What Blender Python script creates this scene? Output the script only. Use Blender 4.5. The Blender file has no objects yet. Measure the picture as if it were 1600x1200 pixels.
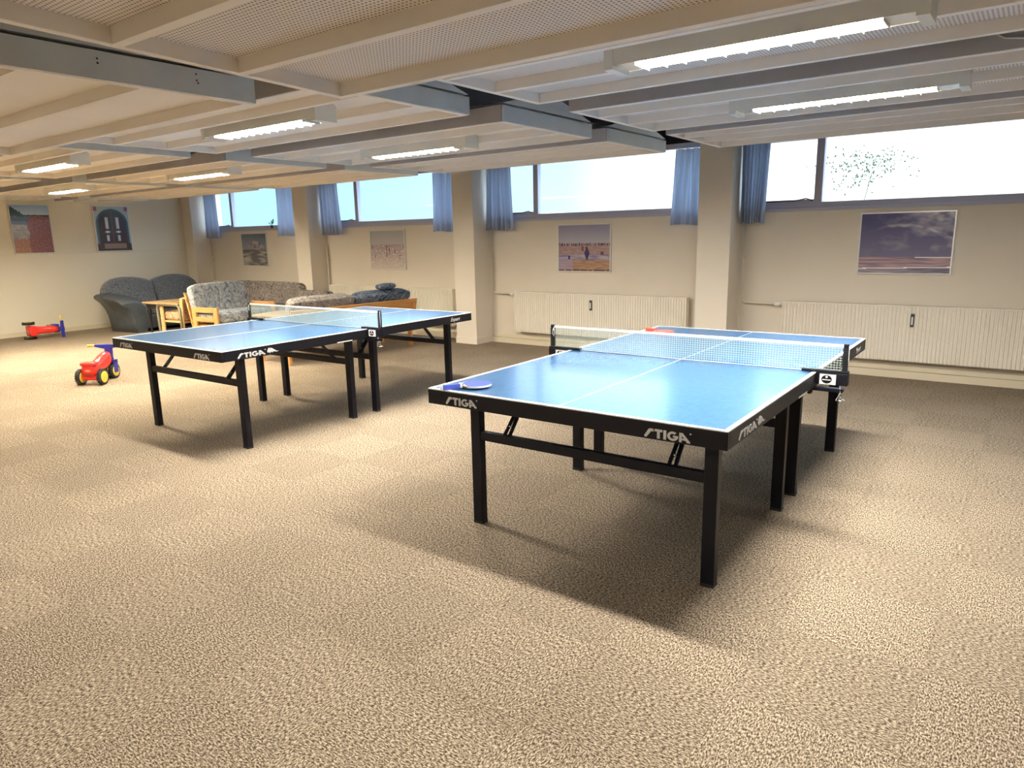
import bpy, bmesh, math, random
from mathutils import Vector, Matrix, noise as mnoise
random.seed(7)
S = bpy.context.scene
COL = S.collection
PI = math.pi

# ------------------------------------------------------------------ camera
F_PX, PITCH, ROLL, YAW, CAM_H = 1095.81, 0.20818, -0.02137, -0.6405, 1.503
fwd = Vector((math.sin(YAW)*math.cos(PITCH), math.cos(YAW)*math.cos(PITCH), -math.sin(PITCH)))
rgt = Vector((math.cos(YAW), -math.sin(YAW), 0)); upv = rgt.cross(fwd)
r2 = rgt*math.cos(ROLL) + upv*math.sin(ROLL); u2 = -rgt*math.sin(ROLL) + upv*math.cos(ROLL)
cam = bpy.data.cameras.new('camera'); camo = bpy.data.objects.new('camera', cam); COL.objects.link(camo)
cam.sensor_width = 36; cam.lens = F_PX/1600*36; cam.clip_end = 200
camo.matrix_world = Matrix(((r2.x, u2.x, -fwd.x, 0), (r2.y, u2.y, -fwd.y, 0), (r2.z, u2.z, -fwd.z, CAM_H), (0, 0, 0, 1)))
S.camera = camo

# ------------------------------------------------------------------ world and exposure
w = bpy.data.worlds.new('sky'); S.world = w; w.use_nodes = True
nt = w.node_tree; nt.nodes.clear()
def N(t, ty, **kw):
    n = t.nodes.new(ty)
    for k, v in kw.items():
        if k.startswith('i_'):
            key = k[2:]
            n.inputs[int(key) if key.isdigit() else key.replace('_', ' ')].default_value = v
        else: setattr(n, k, v)
    return n
tc = N(nt, 'ShaderNodeTexCoord'); dot = N(nt, 'ShaderNodeVectorMath', operation='DOT_PRODUCT')
dot.inputs[1].default_value = (0.08, 0.97, 0.03)
nt.links.new(tc.outputs['Generated'], dot.inputs[0])
ramp = N(nt, 'ShaderNodeValToRGB')
ramp.color_ramp.elements[0].position = 0.55; ramp.color_ramp.elements[0].color = (0.42, 0.70, 0.93, 1)
ramp.color_ramp.elements[1].position = 0.88; ramp.color_ramp.elements[1].color = (1.25, 1.3, 1.35, 1)
e = ramp.color_ramp.elements.new(0.78); e.color = (0.58, 0.86, 1.04, 1)
nt.links.new(dot.outputs['Value'], ramp.inputs[0])
spz = N(nt, 'ShaderNodeSeparateXYZ'); nt.links.new(tc.outputs['Generated'], spz.inputs[0])
rz_ = N(nt, 'ShaderNodeMapRange'); rz_.inputs[1].default_value = .10; rz_.inputs[2].default_value = .22; nt.links.new(spz.outputs['Z'], rz_.inputs[0])
mxw = N(nt, 'ShaderNodeMix', data_type='RGBA'); mxw.inputs[7].default_value = (3.2, 4.1, 5.2, 1)   # the higher, open sky
nt.links.new(rz_.outputs[0], mxw.inputs[0]); nt.links.new(ramp.outputs[0], mxw.inputs[6])
bg = N(nt, 'ShaderNodeBackground', i_Strength=0.92); nt.links.new(mxw.outputs[2], bg.inputs[0])
wo = N(nt, 'ShaderNodeOutputWorld'); nt.links.new(bg.outputs[0], wo.inputs[0])
S.view_settings.view_transform = 'Standard'; S.view_settings.look = 'None'
S.view_settings.exposure = 0.85; S.view_settings.gamma = 1.0; S.view_settings.use_curve_mapping = False
LAMP_E = 205.0          # brightness of each ceiling strip

# ------------------------------------------------------------------ materials
def mat(name, col, rough=0.6, metal=0.0, spec=0.5, coat=0.0, bump=None, mix=None, emit=None, trans=0.0, alpha=1.0, sheen=0.0):
    m = bpy.data.materials.new(name); m.use_nodes = True; t = m.node_tree
    b = t.nodes['Principled BSDF']
    b.inputs['Base Color'].default_value = (*col, 1); b.inputs['Roughness'].default_value = rough
    b.inputs['Metallic'].default_value = metal; b.inputs['Specular IOR Level'].default_value = spec
    b.inputs['Coat Weight'].default_value = coat; b.inputs['Sheen Weight'].default_value = sheen
    b.inputs['Transmission Weight'].default_value = trans; b.inputs['Alpha'].default_value = alpha
    if emit: b.inputs['Emission Color'].default_value = (*emit[0], 1); b.inputs['Emission Strength'].default_value = emit[1]
    tcn = t.nodes.new('ShaderNodeTexCoord')
    if mix:   # (colour2, scale, low, high, detail)
        n = N(t, 'ShaderNodeTexNoise'); n.inputs['Scale'].default_value = mix[1]; n.inputs['Detail'].default_value = mix[4] if len(mix) > 4 else 3
        t.links.new(tcn.outputs['Object'], n.inputs['Vector'])
        r = N(t, 'ShaderNodeValToRGB'); r.color_ramp.elements[0].position = mix[2]; r.color_ramp.elements[1].position = mix[3]
        r.color_ramp.elements[0].color = (*col, 1); r.color_ramp.elements[1].color = (*mix[0], 1)
        t.links.new(n.outputs['Fac'], r.inputs[0]); t.links.new(r.outputs[0], b.inputs['Base Color'])
    if bump:  # (scale, strength, distance)
        n = N(t, 'ShaderNodeTexNoise'); n.inputs['Scale'].default_value = bump[0]; n.inputs['Detail'].default_value = 3
        t.links.new(tcn.outputs['Object'], n.inputs['Vector'])
        bp = N(t, 'ShaderNodeBump'); bp.inputs['Strength'].default_value = bump[1]; bp.inputs['Distance'].default_value = bump[2]
        t.links.new(n.outputs['Fac'], bp.inputs['Height']); t.links.new(bp.outputs[0], b.inputs['Normal'])
    return m

def wood(name, c1, c2, axis=0, scale=6.0, rough=0.45):
    m = bpy.data.materials.new(name); m.use_nodes = True; t = m.node_tree; b = t.nodes['Principled BSDF']
    tcn = t.nodes.new('ShaderNodeTexCoord'); mp = N(t, 'ShaderNodeMapping')
    sc = [14, 14, 14]; sc[axis] = 1.0; mp.inputs['Scale'].default_value = sc
    t.links.new(tcn.outputs['Object'], mp.inputs['Vector'])
    n = N(t, 'ShaderNodeTexNoise'); n.inputs['Scale'].default_value = scale; n.inputs['Detail'].default_value = 5; n.inputs['Distortion'].default_value = .6
    t.links.new(mp.outputs[0], n.inputs['Vector'])
    r = N(t, 'ShaderNodeValToRGB'); r.color_ramp.elements[0].position = .35; r.color_ramp.elements[1].position = .68
    r.color_ramp.elements[0].color = (*c1, 1); r.color_ramp.elements[1].color = (*c2, 1)
    t.links.new(n.outputs['Fac'], r.inputs[0]); t.links.new(r.outputs[0], b.inputs['Base Color']); b.inputs['Roughness'].default_value = rough
    return m

def carpet():
    m = bpy.data.materials.new('carpet_tiles'); m.use_nodes = True; t = m.node_tree; b = t.nodes['Principled BSDF']
    L = t.links.new
    geo = t.nodes.new('ShaderNodeTexCoord')
    sep = N(t, 'ShaderNodeSeparateXYZ'); L(geo.outputs['Object'], sep.inputs[0])
    def M(op, a, bb=None, **k):
        n = N(t, 'ShaderNodeMath', operation=op, **k)
        for i, v in enumerate((a, bb)):
            if v is None: continue
            if isinstance(v, (int, float)): n.inputs[i].default_value = v
            else: L(v, n.inputs[i])
        return n.outputs[0]
    tx = M('DIVIDE', M('ADD', sep.outputs['X'], 0.67+20), 0.5); ty = M('DIVIDE', M('ADD', sep.outputs['Y'], -7.07+30), 0.5)
    ix = M('FLOOR', tx); iy = M('FLOOR', ty)
    chk = M('MODULO', M('ADD', ix, iy), 2.0)
    cmb = N(t, 'ShaderNodeCombineXYZ'); L(ix, cmb.inputs[0]); L(iy, cmb.inputs[1])
    wn = N(t, 'ShaderNodeTexWhiteNoise', noise_dimensions='2D'); L(cmb.outputs[0], wn.inputs['Vector'])
    # loop pile, runs along x on odd tiles and along y on even ones
    def pile(sx, sy):
        mp = N(t, 'ShaderNodeMapping'); mp.inputs['Scale'].default_value = (sx, sy, 100)
        L(geo.outputs['Object'], mp.inputs['Vector'])
        n = N(t, 'ShaderNodeTexNoise'); n.inputs['Scale'].default_value = 1.0; n.inputs['Detail'].default_value = 4; n.inputs['Roughness'].default_value = .8
        L(mp.outputs[0], n.inputs['Vector']); return n.outputs['Fac']
    mx = N(t, 'ShaderNodeMix', data_type='FLOAT'); L(chk, mx.inputs[0]); L(pile(80, 190), mx.inputs[2]); L(pile(190, 80), mx.inputs[3])
    r = N(t, 'ShaderNodeValToRGB'); cr = r.color_ramp
    cr.elements[0].position = .42; cr.elements[0].color = (.040, .026, .016, 1)
    cr.elements[1].position = .585; cr.elements[1].color = (.60, .495, .365, 1)
    e = cr.elements.new(.5); e.color = (.225, .172, .117, 1)
    L(mx.outputs[0], r.inputs[0])
    # large soft wear patches
    n2 = N(t, 'ShaderNodeTexNoise'); n2.inputs['Scale'].default_value = .9; n2.inputs['Detail'].default_value = 2; L(geo.outputs['Object'], n2.inputs['Vector'])
    tone = M('ADD', M('MULTIPLY', M('SUBTRACT', n2.outputs['Fac'], .5), .16), M('ADD', M('MULTIPLY', chk, .07), M('ADD', M('MULTIPLY', wn.outputs[0], .06), .88)))  # alternate tiles toned in colour for how light meets the turned pile
    # seams
    fx = M('FRACT', tx); fy = M('FRACT', ty)
    sx = M('LESS_THAN', M('MINIMUM', fx, M('SUBTRACT', 1.0, fx)), .006); sy = M('LESS_THAN', M('MINIMUM', fy, M('SUBTRACT', 1.0, fy)), .006)
    seam = M('MULTIPLY', M('MAXIMUM', sx, sy), .10)
    val = M('SUBTRACT', tone, seam)
    hs = N(t, 'ShaderNodeMix', data_type='RGBA', blend_type='MULTIPLY'); hs.inputs[0].default_value = 1
    L(r.outputs[0], hs.inputs[6]); cb = N(t, 'ShaderNodeCombineColor'); L(val, cb.inputs[0]); L(val, cb.inputs[1]); L(val, cb.inputs[2]); L(cb.outputs[0], hs.inputs[7])
    L(hs.outputs[2], b.inputs['Base Color']); b.inputs['Roughness'].default_value = .95; b.inputs['Specular IOR Level'].default_value = .15
    bp = N(t, 'ShaderNodeBump'); bp.inputs['Strength'].default_value = .5; bp.inputs['Distance'].default_value = .004
    L(mx.outputs[0], bp.inputs['Height']); L(bp.outputs[0], b.inputs['Normal'])
    return m

def perforated():
    m = bpy.data.materials.new('perforated_board'); m.use_nodes = True; t = m.node_tree; b = t.nodes['Principled BSDF']; L = t.links.new
    tcn = t.nodes.new('ShaderNodeTexCoord'); v = N(t, 'ShaderNodeTexVoronoi', feature='F1', voronoi_dimensions='2D')
    v.inputs['Scale'].default_value = 62; v.inputs['Randomness'].default_value = 0.0
    L(tcn.outputs['Object'], v.inputs['Vector'])
    r = N(t, 'ShaderNodeValToRGB'); r.color_ramp.elements[0].position = .20; r.color_ramp.elements[1].position = .27
    r.color_ramp.elements[0].color = (.16, .13, .11, 1); r.color_ramp.elements[1].color = (.82, .76, .69, 1)
    L(v.outputs['Distance'], r.inputs[0]); L(r.outputs[0], b.inputs['Base Color']); b.inputs['Roughness'].default_value = .8
    return m

def floral(name, base, dark, light, scale=9.0):
    m = bpy.data.materials.new(name); m.use_nodes = True; t = m.node_tree; b = t.nodes['Principled BSDF']; L = t.links.new
    tcn = t.nodes.new('ShaderNodeTexCoord')
    n = N(t, 'ShaderNodeTexNoise'); n.inputs['Scale'].default_value = scale; n.inputs['Detail'].default_value = 3; n.inputs['Distortion'].default_value = 1.8
    L(tcn.outputs['Object'], n.inputs['Vector'])
    r = N(t, 'ShaderNodeValToRGB'); cr = r.color_ramp
    cr.elements[0].position = .38; cr.elements[0].color = (*dark, 1); cr.elements[1].position = .62; cr.elements[1].color = (*light, 1)
    for pos, c in ((.44, base), (.49, light), (.52, dark), (.57, base)):
        e = cr.elements.new(pos); e.color = (*c, 1)
    L(n.outputs['Fac'], r.inputs[0]); L(r.outputs[0], b.inputs['Base Color']); b.inputs['Roughness'].default_value = .9; b.inputs['Specular IOR Level'].default_value = .2
    return m

def curtain_mat():
    m = bpy.data.materials.new('blue_curtain'); m.use_nodes = True; t = m.node_tree; L = t.links.new
    t.nodes.clear(); o = N(t, 'ShaderNodeOutputMaterial')
    d = N(t, 'ShaderNodeBsdfDiffuse'); d.inputs[0].default_value = (.38, .40, .46, 1)
    tr = N(t, 'ShaderNodeBsdfTranslucent'); tr.inputs[0].default_value = (.38, .46, .60, 1)
    mx = N(t, 'ShaderNodeMixShader'); mx.inputs[0].default_value = .30
    L(d.outputs[0], mx.inputs[1]); L(tr.outputs[0], mx.inputs[2]); L(mx.outputs[0], o.inputs[0])
    return m

MT = dict(
    carpet=carpet(), perf=perforated(),
    wall=mat('beige_wall', (.73, .66, .555), .85, bump=(60, .12, .004), mix=((.69, .62, .515), 1.6, .3, .8)),
    wall_left=mat('cream_wall', (.80, .74, .60), .85, bump=(60, .12, .004)),
    pillar=mat('pillar_paint', (.82, .75, .64), .8, bump=(50, .15, .004)),
    base=mat('skirting_paint', (.70, .62, .46), .6),
    rad=mat('radiator_enamel', (.80, .75, .64), .4),
    white=mat('cream_paint', (.90, .85, .77), .7, bump=(30, .2, .004), mix=((.86, .80, .71), 2.2, .35, .8)),
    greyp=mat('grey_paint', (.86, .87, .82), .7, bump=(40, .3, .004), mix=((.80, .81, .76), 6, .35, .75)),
    cream_shade=mat('shaded_cream_paint', (.60, .57, .56), .75, mix=((.55, .52, .51), 5, .35, .75)),  # shade of the faces turned from the windows, put into the colour
    void=mat('dark_void', (.012, .012, .018), .95),  # near-black colour stands in for the unlit depth above the rafts
    frame=mat('window_frame_paint', (.46, .46, .56), .5),
    glass=None,
    lampbody=mat('lamp_housing_enamel', (.78, .77, .70), .45),
    reflector=mat('lamp_reflector', (.85, .85, .82), .25, metal=.6),
    black=mat('black_steel', (.004, .004, .009), .45, spec=.28),
    rim=mat('black_table_rim', (.005, .005, .009), .42, spec=.3),
    blue=mat('blue_table_top', (.040, .125, .27), .26, spec=.45, mix=((.052, .145, .30), 40, .3, .75, 5), coat=.06),
    line=mat('white_line_paint', (.85, .86, .84), .45),
    logo=mat('silver_print', (.62, .62, .62), .5),
    whitep=mat('white_plastic', (.80, .80, .77), .4),
    net=mat('net_cord', (.45, .56, .50), .8),
    tape=mat('white_tape', (.84, .86, .82), .7),
    padblue=mat('blue_rubber', (.07, .11, .50), .7, spec=.2), padred=mat('red_rubber', (.80, .12, .07), .45),
    padwood=mat('paddle_wood', (.50, .33, .15), .5), 
    red=mat('red_plastic', (.78, .03, .02), .3, coat=.3), navy=mat('navy_plastic', (.02, .03, .30), .32, coat=.2),
    yellow=mat('yellow_plastic', (.80, .62, .08), .4), tyre=mat('black_tyre', (.015, .015, .015), .6),
    oak=wood('orange_oak', (.50, .22, .06), (.68, .34, .11), 1), oakl=wood('light_oak', (.62, .36, .15), (.76, .50, .24), 0),
    oakx=wood('oak_slats', (.56, .27, .08), (.72, .39, .14), 0),
    charcoal=mat('charcoal_fabric', (.035, .042, .055), .9, sheen=.3, mix=((.24, .26, .28), 95, .45, .60, 2), bump=(120, .5, .003)),
    leather=mat('slate_leather', (.060, .072, .085), .42, mix=((.095, .108, .12), 7, .3, .8)),
    floralg=floral('grey_floral_fabric', (.34, .36, .37), (.15, .17, .20), (.50, .51, .49), 7),
    floralb=floral('brown_grey_fabric', (.22, .19, .17), (.11, .10, .10), (.36, .32, .28), 12),
    florald=floral('slate_blue_fabric', (.09, .12, .17), (.04, .05, .08), (.22, .26, .30), 12),
    floralt=floral('tan_floral_fabric', (.50, .30, .16), (.25, .11, .05), (.68, .48, .30), 12),
    olive=mat('olive_tube_steel', (.24, .23, .15), .4, metal=.2),
    darkwood=mat('dark_turned_wood', (.02, .018, .018), .35),
    curtain=curtain_mat(), leaf=mat('leaf_green', (.05, .12, .04), .6), pot=mat('dark_pot', (.03, .03, .03), .6),
    pipe=mat('pipe_paint', (.72, .66, .54), .45), dark=mat('dark_metal', (.05, .045, .04), .5), chrome=mat('chrome', (.7, .7, .7), .25, metal=1),
    picframe=mat('aluminium_frame', (.72, .71, .69), .35, metal=.4), cable=mat('white_cable', (.75, .73, .68), .5),
)
g = bpy.data.materials.new('window_glass'); g.use_nodes = True; t = g.node_tree; t.nodes.clear()
o_ = N(t, 'ShaderNodeOutputMaterial'); tr = N(t, 'ShaderNodeBsdfTransparent'); gl = N(t, 'ShaderNodeBsdfGlossy'); gl.inputs['Roughness'].default_value = .02
mx = N(t, 'ShaderNodeMixShader'); mx.inputs[0].default_value = .06; tr.inputs[0].default_value = (.97, .99, 1, 1)
t.links.new(tr.outputs[0], mx.inputs[1]); t.links.new(gl.outputs[0], mx.inputs[2]); t.links.new(mx.outputs[0], o_.inputs[0]); MT['glass'] = g

# ------------------------------------------------------------------ mesh helpers
def bm_():
    return bmesh.new()
def box(bm, x0, x1, y0, y1, z0, z1, bev=0.0, M=None, mi=0):
    v = [bm.verts.new(Vector((x, y, z))) for x in (x0, x1) for y in (y0, y1) for z in (z0, z1)]
    idx = [(0, 1, 3, 2), (4, 6, 7, 5), (0, 4, 5, 1), (2, 3, 7, 6), (0, 2, 6, 4), (1, 5, 7, 3)]
    fs = [bm.faces.new([v[i] for i in f]) for f in idx]
    for f in fs: f.material_index = mi
    vs = list(v)
    if bev > 0:
        es = list({e for f in fs for e in f.edges})
        r = bmesh.ops.bevel(bm, geom=es, offset=bev, segments=2, affect='EDGES', profile=.5)
        vs = list({vv for f in r['faces'] for vv in f.verts} | {vv for vv in v if vv.is_valid})
    if M is not None: bmesh.ops.transform(bm, matrix=M, verts=vs)
    return vs
def prism(bm, pts, a0, a1, axis=1, M=None, mi=0):
    """extrude 2D polygon pts along axis; pts are in the other two axes"""
    def P(p, a):
        return Vector({0: (a, p[0], p[1]), 1: (p[0], a, p[1]), 2: (p[0], p[1], a)}[axis])
    A = [bm.verts.new(P(p, a0)) for p in pts]; B = [bm.verts.new(P(p, a1)) for p in pts]; n = len(pts)
    fs = [bm.faces.new(A), bm.faces.new(B[::-1])] + [bm.faces.new((A[i], B[i], B[(i+1) % n], A[(i+1) % n])) for i in range(n)]
    for f in fs: f.material_index = mi
    if M is not None: bmesh.ops.transform(bm, matrix=M, verts=A+B)
    return A+B
def tube(bm, pts, r, seg=10, cap=True, rs=None):
    pts = [Vector(p) for p in pts]; rings = []; prev = None
    for i, p in enumerate(pts):
        d = (pts[min(i+1, len(pts)-1)] - pts[max(i-1, 0)]).normalized()
        if prev is None:
            a = Vector((0, 0, 1)) if abs(d.z) < .9 else Vector((1, 0, 0)); n = d.cross(a).normalized()
        else: n = (prev - d*prev.dot(d)).normalized()
        prev = n; b = d.cross(n); rr = rs[i] if rs else r
        rings.append([bm.verts.new(p + (n*math.cos(k*2*PI/seg) + b*math.sin(k*2*PI/seg))*rr) for k in range(seg)])
    for a, b in zip(rings, rings[1:]):
        for k in range(seg):
            f = bm.faces.new((a[k], a[(k+1) % seg], b[(k+1) % seg], b[k])); f.smooth = True
    if cap: bm.faces.new(rings[0][::-1]); bm.faces.new(rings[-1])
def lathe(bm, prof, seg=24, M=None):
    rings = []; vs = []
    for r, z in prof:
        ring = [bm.verts.new((max(r, 1e-4)*math.cos(k*2*PI/seg), max(r, 1e-4)*math.sin(k*2*PI/seg), z)) for k in range(seg)]
        rings.append(ring); vs += ring
    for a, b in zip(rings, rings[1:]):
        for k in range(seg):
            f = bm.faces.new((a[k], a[(k+1) % seg], b[(k+1) % seg], b[k])); f.smooth = True
    bm.faces.new(rings[0][::-1]); bm.faces.new(rings[-1])
    if M is not None: bmesh.ops.transform(bm, matrix=M, verts=vs)
def pillow(bm, c, s, e=.35, M=None, nu=40, nv=20):
    """superellipsoid cushion, centre c, full size s"""
    def sp(a, k): return math.copysign(abs(a)**k, a)
    vs = []; rows = []
    for j in range(nv+1):
        v = -PI/2 + PI*j/nv; row = []
        for i in range(nu):
            u = -PI + 2*PI*i/nu
            row.append(bm.verts.new((c[0]+s[0]/2*sp(math.cos(v), e)*sp(math.cos(u), e), c[1]+s[1]/2*sp(math.cos(v), e)*sp(math.sin(u), e), c[2]+s[2]/2*sp(math.sin(v), e))))
        rows.append(row); vs += row
    for a, b in zip(rows, rows[1:]):
        for i in range(nu):
            f = bm.faces.new((a[i], a[(i+1) % nu], b[(i+1) % nu], b[i])); f.smooth = True
    if M is not None: bmesh.ops.transform(bm, matrix=M, verts=vs)
    bmesh.ops.remove_doubles(bm, verts=vs, dist=1e-5)
def obj(name, bm, m, parent=None, mods=None, smooth=False):
    bmesh.ops.recalc_face_normals(bm, faces=bm.faces)
    me = bpy.data.meshes.new(name); bm.to_mesh(me); bm.free()
    for x in (m if isinstance(m, (list, tuple)) else [m]): me.materials.append(x)
    o = bpy.data.objects.new(name, me); COL.objects.link(o); o.parent = parent
    if smooth:
        for p in me.polygons: p.use_smooth = True
    return o
def tag(o, label=None, cat=None, group=None, kind=None):
    if label: o['label'] = label
    if cat: o['category'] = cat
    if group: o['group'] = group
    if kind: o['kind'] = kind
    return o
def thing(name, label, cat, loc=(0, 0, 0), rz=0.0, group=None, kind=None):
    o = bpy.data.objects.new(name, None); COL.objects.link(o); o.location = loc; o.rotation_euler = (0, 0, rz); o.empty_display_size = .05
    return tag(o, label, cat, group, kind)
def simple(name, m, parent, *boxes, bev=0.0):
    b = bm_()
    for bx in boxes: box(b, *bx, bev=bev)
    return obj(name, b, m, parent)
def dup(root, loc=None, rz=None, label=None):
    r = root.copy(); COL.objects.link(r)
    if loc is not None: r.location = loc
    if rz is not None: r.rotation_euler = (r.rotation_euler.x, r.rotation_euler.y, rz)
    if label: r['label'] = label
    for ch in [c for c in root.children]:
        c = ch.copy(); COL.objects.link(c); c.parent = r
        for gch in [q for q in ch.children]:
            d = gch.copy(); COL.objects.link(d); d.parent = c
    return r
def struct(name, m, *boxes, bev=0.0):
    return tag(simple(name, m, None, *boxes, bev=bev), kind='structure')

# ------------------------------------------------------------------ room shell
XL, XR, YW, YB, ZT = -13.78, 4.3, 8.0, -4.6, 2.95
struct('floor', MT['carpet'], (XL-.2, XR+.2, YB-.2, YW+.35, -.1, 0))
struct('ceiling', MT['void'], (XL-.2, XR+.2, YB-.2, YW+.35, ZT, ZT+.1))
struct('wall_left', MT['wall_left'], (XL-.2, XL, YB-.2, YW+.35, 0, ZT))
struct('wall_right', MT['wall_left'], (XR, XR+.2, YB-.2, YW+.35, 0, ZT))
struct('wall_back', MT['wall_left'], (XL, XR, YB-.2, YB, 0, ZT))
SILL = 1.70; WTOP = 2.46
struct('wall_window', MT['wall'], (XL, XR, YW, YW+.3, 0, SILL))
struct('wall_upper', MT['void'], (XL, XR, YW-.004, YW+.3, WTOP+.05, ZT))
PIL = [(-13.78, -13.46), (-10.24, -9.87), (-6.67, -6.30), (-3.08, -2.71), (.50, .87)]
for a, b in PIL:
    tag(simple('pillar', MT['pillar'], None, (a, b, 7.64, YW+.02, 0, 2.60), (a, b, YW, YW+.3, SILL, 2.55), (a-(.012 if a > -13 else 0), b+.012, 7.628, 7.64, 0, .09), (b, b+.012, 7.64, YW-.03, 0, .09)), kind='structure')
bays = [(-13.46, -10.24), (-9.87, -6.67), (-6.30, -3.08), (-2.71, .50), (.87, 4.3)]
for i, (a, b) in enumerate(bays):
    nm = 'baseboard_window' 
    struct(nm, MT['base'], (a+.012, b-.012, YW-.028, YW, 0, .075), (a+.012, b-.012, YW-.018, YW, .08, .125))
struct('baseboard_left', MT['base'], (XL, XL+.018, YB, 7.62, 0, .075))
struct('trim_1', MT['base'], (XL, XL+.004, YB, 7.63, 1.365, 1.371))
win_objs = []
for i, (a, b) in enumerate(bays):
    wd = thing('window_%d' % (i+1), None, None, (0, 0, 0), kind='structure')
    mu = a + .765
    fy0, fy1 = YW+.03, YW+.10
    simple('window_frame', MT['frame'], wd, (a, b, YW-.012, YW+.12, SILL-.005, SILL+.03), (a, b, fy0, fy1, SILL+.03, SILL+.085), (a, b, fy0, fy1, WTOP-.01, WTOP+.05),
           (a, a+.05, fy0, fy1, SILL+.085, WTOP-.01), (b-.05, b, fy0, fy1, SILL+.085, WTOP-.01), (mu, mu+.055, fy0-.01, fy1, SILL+.085, WTOP-.01), bev=.004)
    sa = simple('sash', MT['frame'], wd, (a+.05, mu, fy0-.005, fy1-.02, SILL+.085, SILL+.115), (a+.05, mu, fy0-.005, fy1-.02, WTOP-.04, WTOP-.01), (a+.05, a+.08, fy0-.005, fy1-.02, SILL+.115, WTOP-.04), (mu-.022, mu, fy0-.005, fy1-.02, SILL+.115, WTOP-.04))
    bm = bm_(); tube(bm, [(mu-.62, fy0-.012, SILL+.098), (mu-.50, fy0-.03, SILL+.104), (mu-.20, fy0-.03, SILL+.104), (mu-.10, fy0-.012, SILL+.125), (mu-.03, fy0-.03, SILL+.10)], .007, 6)
    obj('stay_bar', bm, MT['dark'], wd)
    simple('pane', MT['glass'], wd, (a+.05, mu, fy1-.05, fy1-.046, SILL+.085, WTOP-.01), (mu+.055, b-.05, fy1-.05, fy1-.046, SILL+.085, WTOP-.01))

# ceiling rafts: timber frames with joists, a board above them and a low gable lid
COLX = [(.86, 3.70), (-2.45, .40), (-5.82, -2.98), (-9.12, -6.24), (-12.42, -9.53), (-13.76, -12.86)]
ROWY = [(-2.55, -1.38, 2.11), (-1.05, .36, 2.11), (.70, 2.12, 2.10), (2.43, 3.60, 2.25), (3.95, 5.12, 2.25), (5.38, 6.52, 2.25)]
BH, BT, JH = .108, .036, .052
def raft(x0, x1, y0, y1, z, perf, tilt=0.0):
    W, D = x1-x0, y1-y0
    r = thing('ceiling_raft', None, None, (x0, y0, z), kind='structure'); r.rotation_euler = (tilt, 0, 0)
    simple('panel', MT['perf'] if perf else MT['white'], r, (BT, W-BT, BT, D-BT, JH, JH+.010))
    simple('end_beam', MT['white'], r, (0, BT, 0, D, 0, BH), bev=.002)
    b = bm_(); box(b, W-BT, W-.002, 0, D, 0, BH); ob = obj('end_beam', b, MT['white'], r)
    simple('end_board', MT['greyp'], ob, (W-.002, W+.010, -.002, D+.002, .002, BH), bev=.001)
    if perf is None:
        for yy, zq in ((.30, .075), (.30, .058), (.30, .03), (.74, .078), (.74, .062), (1.14, .085), (1.14, .06), (1.145, .05)):
            b = bm_(); prism(b, [(yy+.004*math.cos(q*PI/5), zq+.004*math.sin(q*PI/5)) for q in range(10)], W+.008, W+.011, axis=0); obj('nail', b, MT['dark'], ob)
    nb = simple('side_beam', MT['white'], r, (BT, W-BT, 0, BT, 0, BH))
    simple('shade_face', MT['cream_shade'], nb, (0, W, -.010, 0, .002, BH))  # thin facing on the near beam, carries its shade as a darker colour
    simple('side_beam', MT['white'], r, (BT, W-BT, D-BT, D, 0, BH))
    for off in ((D-.47, D-.91) if D > 1.3 else (D-.42, D-.83)):
        simple('joist', MT['white'], r, (BT, W-BT, off-BT, off, 0, JH))
    b = bm_(); prism(b, [(0, BH+.014), (D, BH+.014), (D/2, BH+.15)], 0, W+.006, axis=0)
    obj('lid', b, MT['greyp'], r)
    return r
cache = {}
for ci, (x0, x1) in enumerate(COLX):
    for ri, (y0, y1, z) in enumerate(ROWY):
        tilt = 0.0; zz = z; a, b = x0, x1
        if ci >= 2 and z < 2.2: zz = z + .02; y0 -= .06; y1 -= .06
        if ci == 1 and ri == 2: tilt = -.035; zz = z + .035
        raft(a, b, y0, y1, zz, None if (ci, ri) == (2, 2) else ci <= 1, tilt)
# a few services up in the dark gap by the third pillar
b = bm_(); tube(b, [(-12, 7.2, 2.62), (3.5, 7.2, 2.62)], .035, 10); tube(b, [(-12, 7.32, 2.66), (3.5, 7.32, 2.66)], .02, 8)
tag(obj('ceiling_pipes', b, mat('dusty_blue_pipe', (.10, .16, .20), .6)), kind='structure')

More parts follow.
